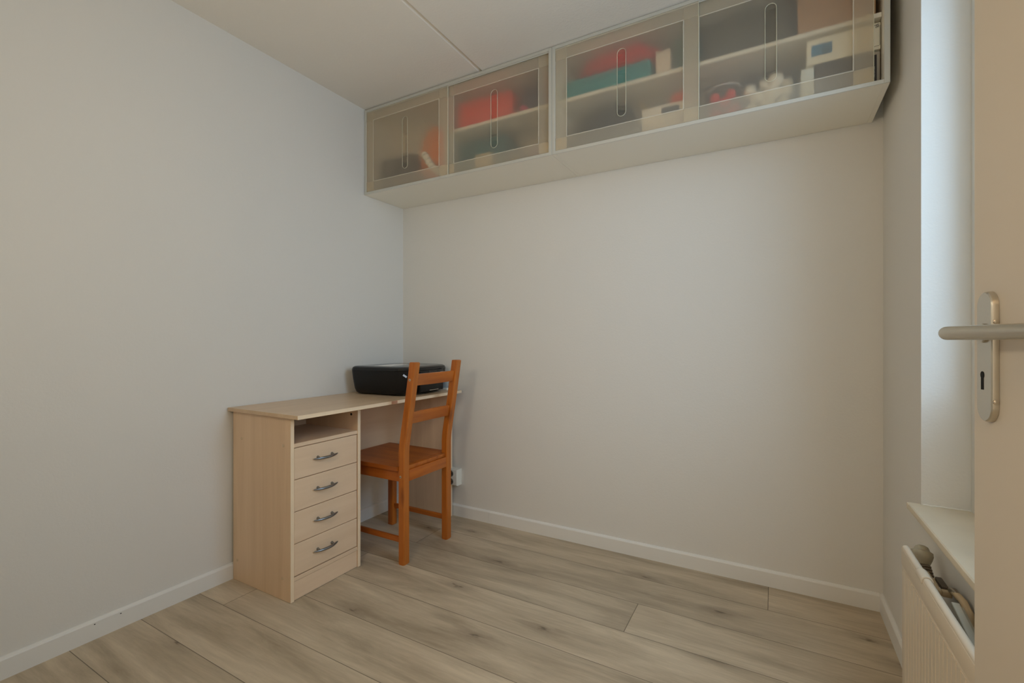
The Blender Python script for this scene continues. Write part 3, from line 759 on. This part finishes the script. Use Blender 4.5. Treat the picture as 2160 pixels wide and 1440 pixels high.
# left cabinet, left bay
boxy('storage_box', -2.055, -1.805, 2.06, 2.24, ZB, .215, (74, 72, 68), 'dark grey box on the floor of the leftmost cabinet bay', 'box')
lump('cloth_bag', (-1.658, 2.090), (.106, .078, .172), (240, 134, 30), 'crumpled orange cloth bag behind the leftmost frosted door', 'bag', 2.3, .13, ZB, 7.0)
m = MB(); pth = []; rr = []
for k in range(61):
    t = k / 60; a = math.radians(200 - 60 * t)
    pth.append((-1.662 + .118 * t, 1.9765 + .002 * t, 2.072 - .125 * t - .022 * math.sin(PI * t))); rr.append(.0165 + .0035 * abs(math.sin(t * PI * 6.5)) ** .4)
ho = thing('ribbed_hose', 'white ribbed hose piece pressed against the leftmost frosted door', 'hose', pth[-1])
obj('tube', MB().tube(pth, rr, 16), mat('hose_white', (240, 236, 224), .5), ho, pth[-1])
for k in (5, 14, 23, 32, 41, 50):
    p = Vector(pth[k]); d = (Vector(pth[k + 1]) - Vector(pth[k - 1])).normalized()
    obj('black_ring', MB().tube([p - d * .0014, p + d * .0014], .0205, 16), M_black, ho, pth[-1])
# left cabinet, right bay
boxy('storage_box', -1.470, -1.150, 2.03, 2.23, ZS, .150, (232, 66, 40), 'coral red box on the shelf of the left cabinet', 'box', math.radians(3))
lump('dark_pouch', (-1.050, 2.11), (.082, .07, .088), (62, 44, 70), 'dark purple pouch on the shelf right of the coral red box', 'pouch', 5.1, .2, ZS)
lump('pompom', (-1.068, 2.020), (.022, .02, .022), (190, 44, 90), 'small magenta pompom in front of the dark purple pouch', 'pompom', 8.1, .15, ZS + .0)
boxy('book', -.955, -.915, 2.02, 2.22, ZS, .17, (120, 44, 44), 'maroon book at the right end of the left cabinet shelf', 'book')
boxy('storage_box', -1.480, -1.190, 2.05, 2.22, ZB, .190, (28, 98, 106), 'dark teal box below the coral red box', 'box')
boxy('carton', -1.340, -1.240, 1.990, 2.035, ZB, .088, (196, 184, 150), 'small cream carton in front of the dark teal box', 'carton')
m = MB().tube([(-1.13, 2.03, ZB + .115), (-.925, 2.03, ZB + .175)], .022, 20)
for xx, zz in ((-1.12, ZB),): m.box(-1.118, -1.108, 2.022, 2.038, ZB, ZB + .10, .002)
single('paper_roll', MB().tube([(-1.145, 2.165, ZB + .112), (-.915, 2.165, ZB + .178)], .021, 20), mat('roll_beige', (206, 186, 150), .7), 'beige paper roll leaning slantwise in the left cabinet', 'roll', (-1.03, 2.165, ZB + .145))
boxy('storage_box', -1.180, -.915, 2.10, 2.235, ZB, .085, (48, 52, 50), 'low black box under the beige paper roll', 'box')
cmr = thing('camera', 'dark round-lensed camera standing right of the cream carton', 'camera', (-1.112, 2.03, ZB + .0003))
obj('camera_body', MB().box(-.04, .04, -.02, .02, 0, .065, .005), mat('camera_black', (40, 40, 40), .4), cmr)
obj('lens', MB().lathe([(.024, 0), (.024, .014), (.019, .016), (.019, .010)], n=24, M=Matrix.Translation((0, -.020, .034)) @ Matrix.Rotation(PI / 2, 4, 'X')), mat('lens_grey', (150, 142, 120), .3, metal=.5), cmr)
boxy('carton', -1.030, -.918, 1.995, 2.06, ZB, .058, (150, 112, 108), 'mauve carton at the lower right end of the left cabinet', 'carton')
# right cabinet, left bay
folded('folded_cloth', -.850, -.452, 2.005, 2.22, ZS, 3, .030, (20, 150, 158), 'teal folded cloth on the shelf of the right cabinet', 'cloth', 1.0)
lump('red_cloth', (-.620, 2.12), (.185, .09, .062), (214, 44, 48), 'red cloth heaped on the teal folded cloth', 'cloth', 3.7, .22, ZS + .091)
boxy('carton', -.431, -.372, 2.00, 2.12, ZS, .100, (232, 214, 196), 'small white carton on the shelf beside the teal cloth', 'carton')
boxy('storage_box', -.365, -.262, 2.06, 2.22, ZS, .17, (84, 112, 104), 'grey green box at the end of the teal cloth shelf', 'box')
lump('black_bag', (-.672, 2.11), (.152, .085, .105), (46, 48, 48), 'crumpled black bag under the shelf with the teal cloth', 'bag', 6.6, .18, ZB)
boxy('folder', -.835, -.500, 1.990, 2.020, ZB, .045, (46, 66, 74), 'dark blue folder lying before the crumpled black bag', 'folder')
boxy('carton', -.866, -.842, 2.00, 2.10, ZB, .075, (196, 170, 130), 'small beige carton in the lower left of the right cabinet', 'carton')
bx = boxy('open_box', -.487, -.300, 1.990, 2.09, ZB, .112, (232, 226, 216), 'white box with a dark label under the right cabinet shelf', 'box')
obj('label_patch', MB().box(-.012, .058, -.0512, -.0502, .072, .100), mat('label_grey', (84, 90, 98), .6), bx)
single('wooden_stick', MB().tube([(-.530, 2.112, ZB + .205), (-.425, 2.125, ZB + .09), (-.40, 2.13, ZB + .01)], .009, 10), mat('stick_beige', (206, 184, 138), .6), 'pale stick leaning behind the white labelled box', 'stick', (-.40, 2.12, ZB))
lump('orange_toy', (-.340, 2.04), (.040, .035, .030), (216, 96, 50), 'small orange plush lying on the white labelled box', 'toy', 9.3, .35, ZB + .1125)
# right cabinet, right bay
boxy('storage_box', -.255, .080, 2.155, 2.245, ZB, .205, (70, 82, 96), 'slate blue box standing behind the red baubles and cotton balls', 'box')
boxy('storage_box', -.235, .060, 2.05, 2.23, ZS, .185, (92, 88, 76), 'wide grey brown box on the shelf above the red baubles', 'box')
boxy('cardboard_box', .078, .306, 1.992, 2.23, ZS, .195, (176, 136, 96), 'brown cardboard box at the right end of the top shelf', 'box')
jar = thing('glass_jar', 'clear glass bowl holding red baubles behind the right frosted door', 'bowl', (-.172, 2.048, ZB + .0003))
gmat = frosted('clear_glass', .05, .02, 1.0)
m = MB().lathe([(.035, 0), (.060, .012), (.076, .05), (.078, .085), (.070, .12), (.064, .132), (.062, .131), (.068, .118), (.0745, .085), (.0725, .05), (.058, .016), (.034, .006)], n=40)
obj('bowl', m, gmat, jar); obj('rim', MB().tube([(.064 * math.cos(a), .064 * math.sin(a), .133) for a in (2 * PI * k / 32 for k in range(33))], .0025, 8, caps=False), mat('rim_glass', (200, 196, 200), .2), jar)
M_red = mat('bauble_red', (232, 30, 46), .3)
for k, (x, y, z) in enumerate(((-.02, -.02, .030), (.022, -.018, .030), (0, .022, .030), (-.035, .012, .055), (.036, .012, .055), (.004, -.034, .064), (-.028, -.020, .092), (.022, -.016, .097), (.0, .018, .092))):
    o = obj('bauble', MB().sphere((0, 0, 0), .0205, 3), M_red); o.location = (-.172 + x * 1.15, 2.048 + y * 1.15, ZB + z * 1.1)
    tag(o, 'shiny red bauble in the clear glass bowl of the right cabinet', 'bauble', 'red baubles in the glass bowl')
M_ivory = mat('cotton_ivory', (240, 234, 222), .9, bump=.4)
for k, (x, y, z, r_) in enumerate(((-.075, 2.02, .024, .024), (-.020, 2.02, .028, .028), (.030, 2.03, .025, .025), (-.055, 2.03, .070, .026), (-.004, 2.035, .078, .030), (.040, 2.04, .072, .022), (-.080, 2.045, .108, .024), (.008, 2.05, .128, .029), (.048, 2.06, .112, .020), (-.030, 2.055, .125, .02))):
    o = obj('cotton_ball', MB().sphere((0, 0, 0), r_, 3, (1, .9, 1)), M_ivory); o.location = (x, y, ZB + z)
    tag(o, 'ivory cotton ball heaped between the red baubles and the white binder', 'ball', 'ivory cotton balls in the right cabinet')
boxy('binder', .088, .128, 1.984, 2.20, ZB, .115, (226, 230, 226), 'upright white binder left of the dark magazine stack', 'binder')
stk = [(.024, (86, 76, 74)), (.022, (104, 94, 90)), (.026, (70, 66, 66)), (.024, (92, 84, 78)), (.029, (78, 74, 74))]
z = ZB
names = ['bottom dark case of the stack under the white printed box', 'second dark case from the bottom of the stack', 'middle dark case of the stack beside the white binder', 'dark brown case second from the top of the stack', 'top dark grey case directly under the white printed box']
for k, (h_, c_) in enumerate(stk):
    boxy('flat_case', .131, .293, 1.990, 2.20, z, h_ - .0006, c_, names[k], 'case', group='dark cases stacked in the right cabinet'); z += h_
pb = boxy('printed_box', .106, .318, 1.988, 2.21, z, .090, (240, 234, 216), 'white box with a blue picture on the stack of dark cases', 'box', bev=.002)
obj('picture', MB().box(-.092, -.030, -.1118, -.1111, .028, .068, .0), mat('blue_picture', (70, 122, 156), .4, var=.5, vscale=30), pb)
# fine line ornament at the open end
M_ink = mat('ink', (52, 46, 38), .6)
m = MB()
m.tube([(.104, -.1114, .072), (.104, -.1114, .012), (.088, -.1114, .010)], .0006, 5)
for dx, dz in ((0, 0), (-.005, .003), (.004, -.003), (-.003, -.004), (.001, .005)): m.tube([(.098 + dx + .003 * math.cos(a), -.1114, .079 + dz + .002 * math.sin(a)) for a in (2 * PI * i / 10 for i in range(11))], .0005, 5, caps=False)
obj('line_ornament', m, M_ink, pb)
bk = boxy('book', .2945, .3165, 1.990, 2.20, ZB, .118, (170, 162, 148), 'upright grey book with a black spine band at the open cabinet end', 'book', bev=.001)
obj('spine_band', MB().box(-.0108, .0022, -.1056, -.1049, .0, .108), mat('spine_black', (48, 40, 40), .5), bk)
fc = bpy.data.curves.new('spine_text', 'FONT'); fc.body = 'THE NATURE'; fc.size = .0065; fc.extrude = .0001; fc.align_x = 'LEFT'
ft = bpy.data.objects.new('spine_text', fc); COL.objects.link(ft); bpy.context.view_layer.update()
tm = bpy.data.meshes.new_from_object(ft.evaluated_get(bpy.context.evaluated_depsgraph_get()))
bpy.data.objects.remove(ft); bpy.data.curves.remove(fc)
tm.materials.clear(); tm.materials.append(mat('spine_ink', (170, 164, 156), .5))
fo = bpy.data.objects.new('spine_lettering', tm); COL.objects.link(fo); fo.parent = bk
fo.location = (-.0022, -.1056, .030); fo.rotation_euler = (PI / 2, -PI / 2, 0)
# outside the frame: added opal fixture at the fill light, the hall's ceiling lamp
M_shade = emit('lamp_opal', (255, 224, 180), 1.2)
l = thing('added_wall_lamp', 'added small opal wall lamp at the fill light left of the doorway', 'lamp', (-.85, .03, 1.38))
obj('mount', MB().box(-.03, .03, 0, .012, -.04, .04, .003), M_trim, l)
obj('shade', MB().lathe([(.030, -.045), (.038, -.02), (.040, .02), (.034, .05)], n=28, M=Matrix.Translation((0, .055, 0))), M_shade, l)
l = thing('hall_lamp', 'round opal ceiling lamp in the hall', 'lamp', (-.15, -.75, H - .0035))
obj('mount', MB().lathe([(.05, -.03), (.05, 0)], n=24), M_trim, l)
obj('shade', MB().lathe([(.03, -.11), (.09, -.10), (.13, -.075), (.14, -.05), (.12, -.034), (.055, -.031)], n=32), M_shade, l)
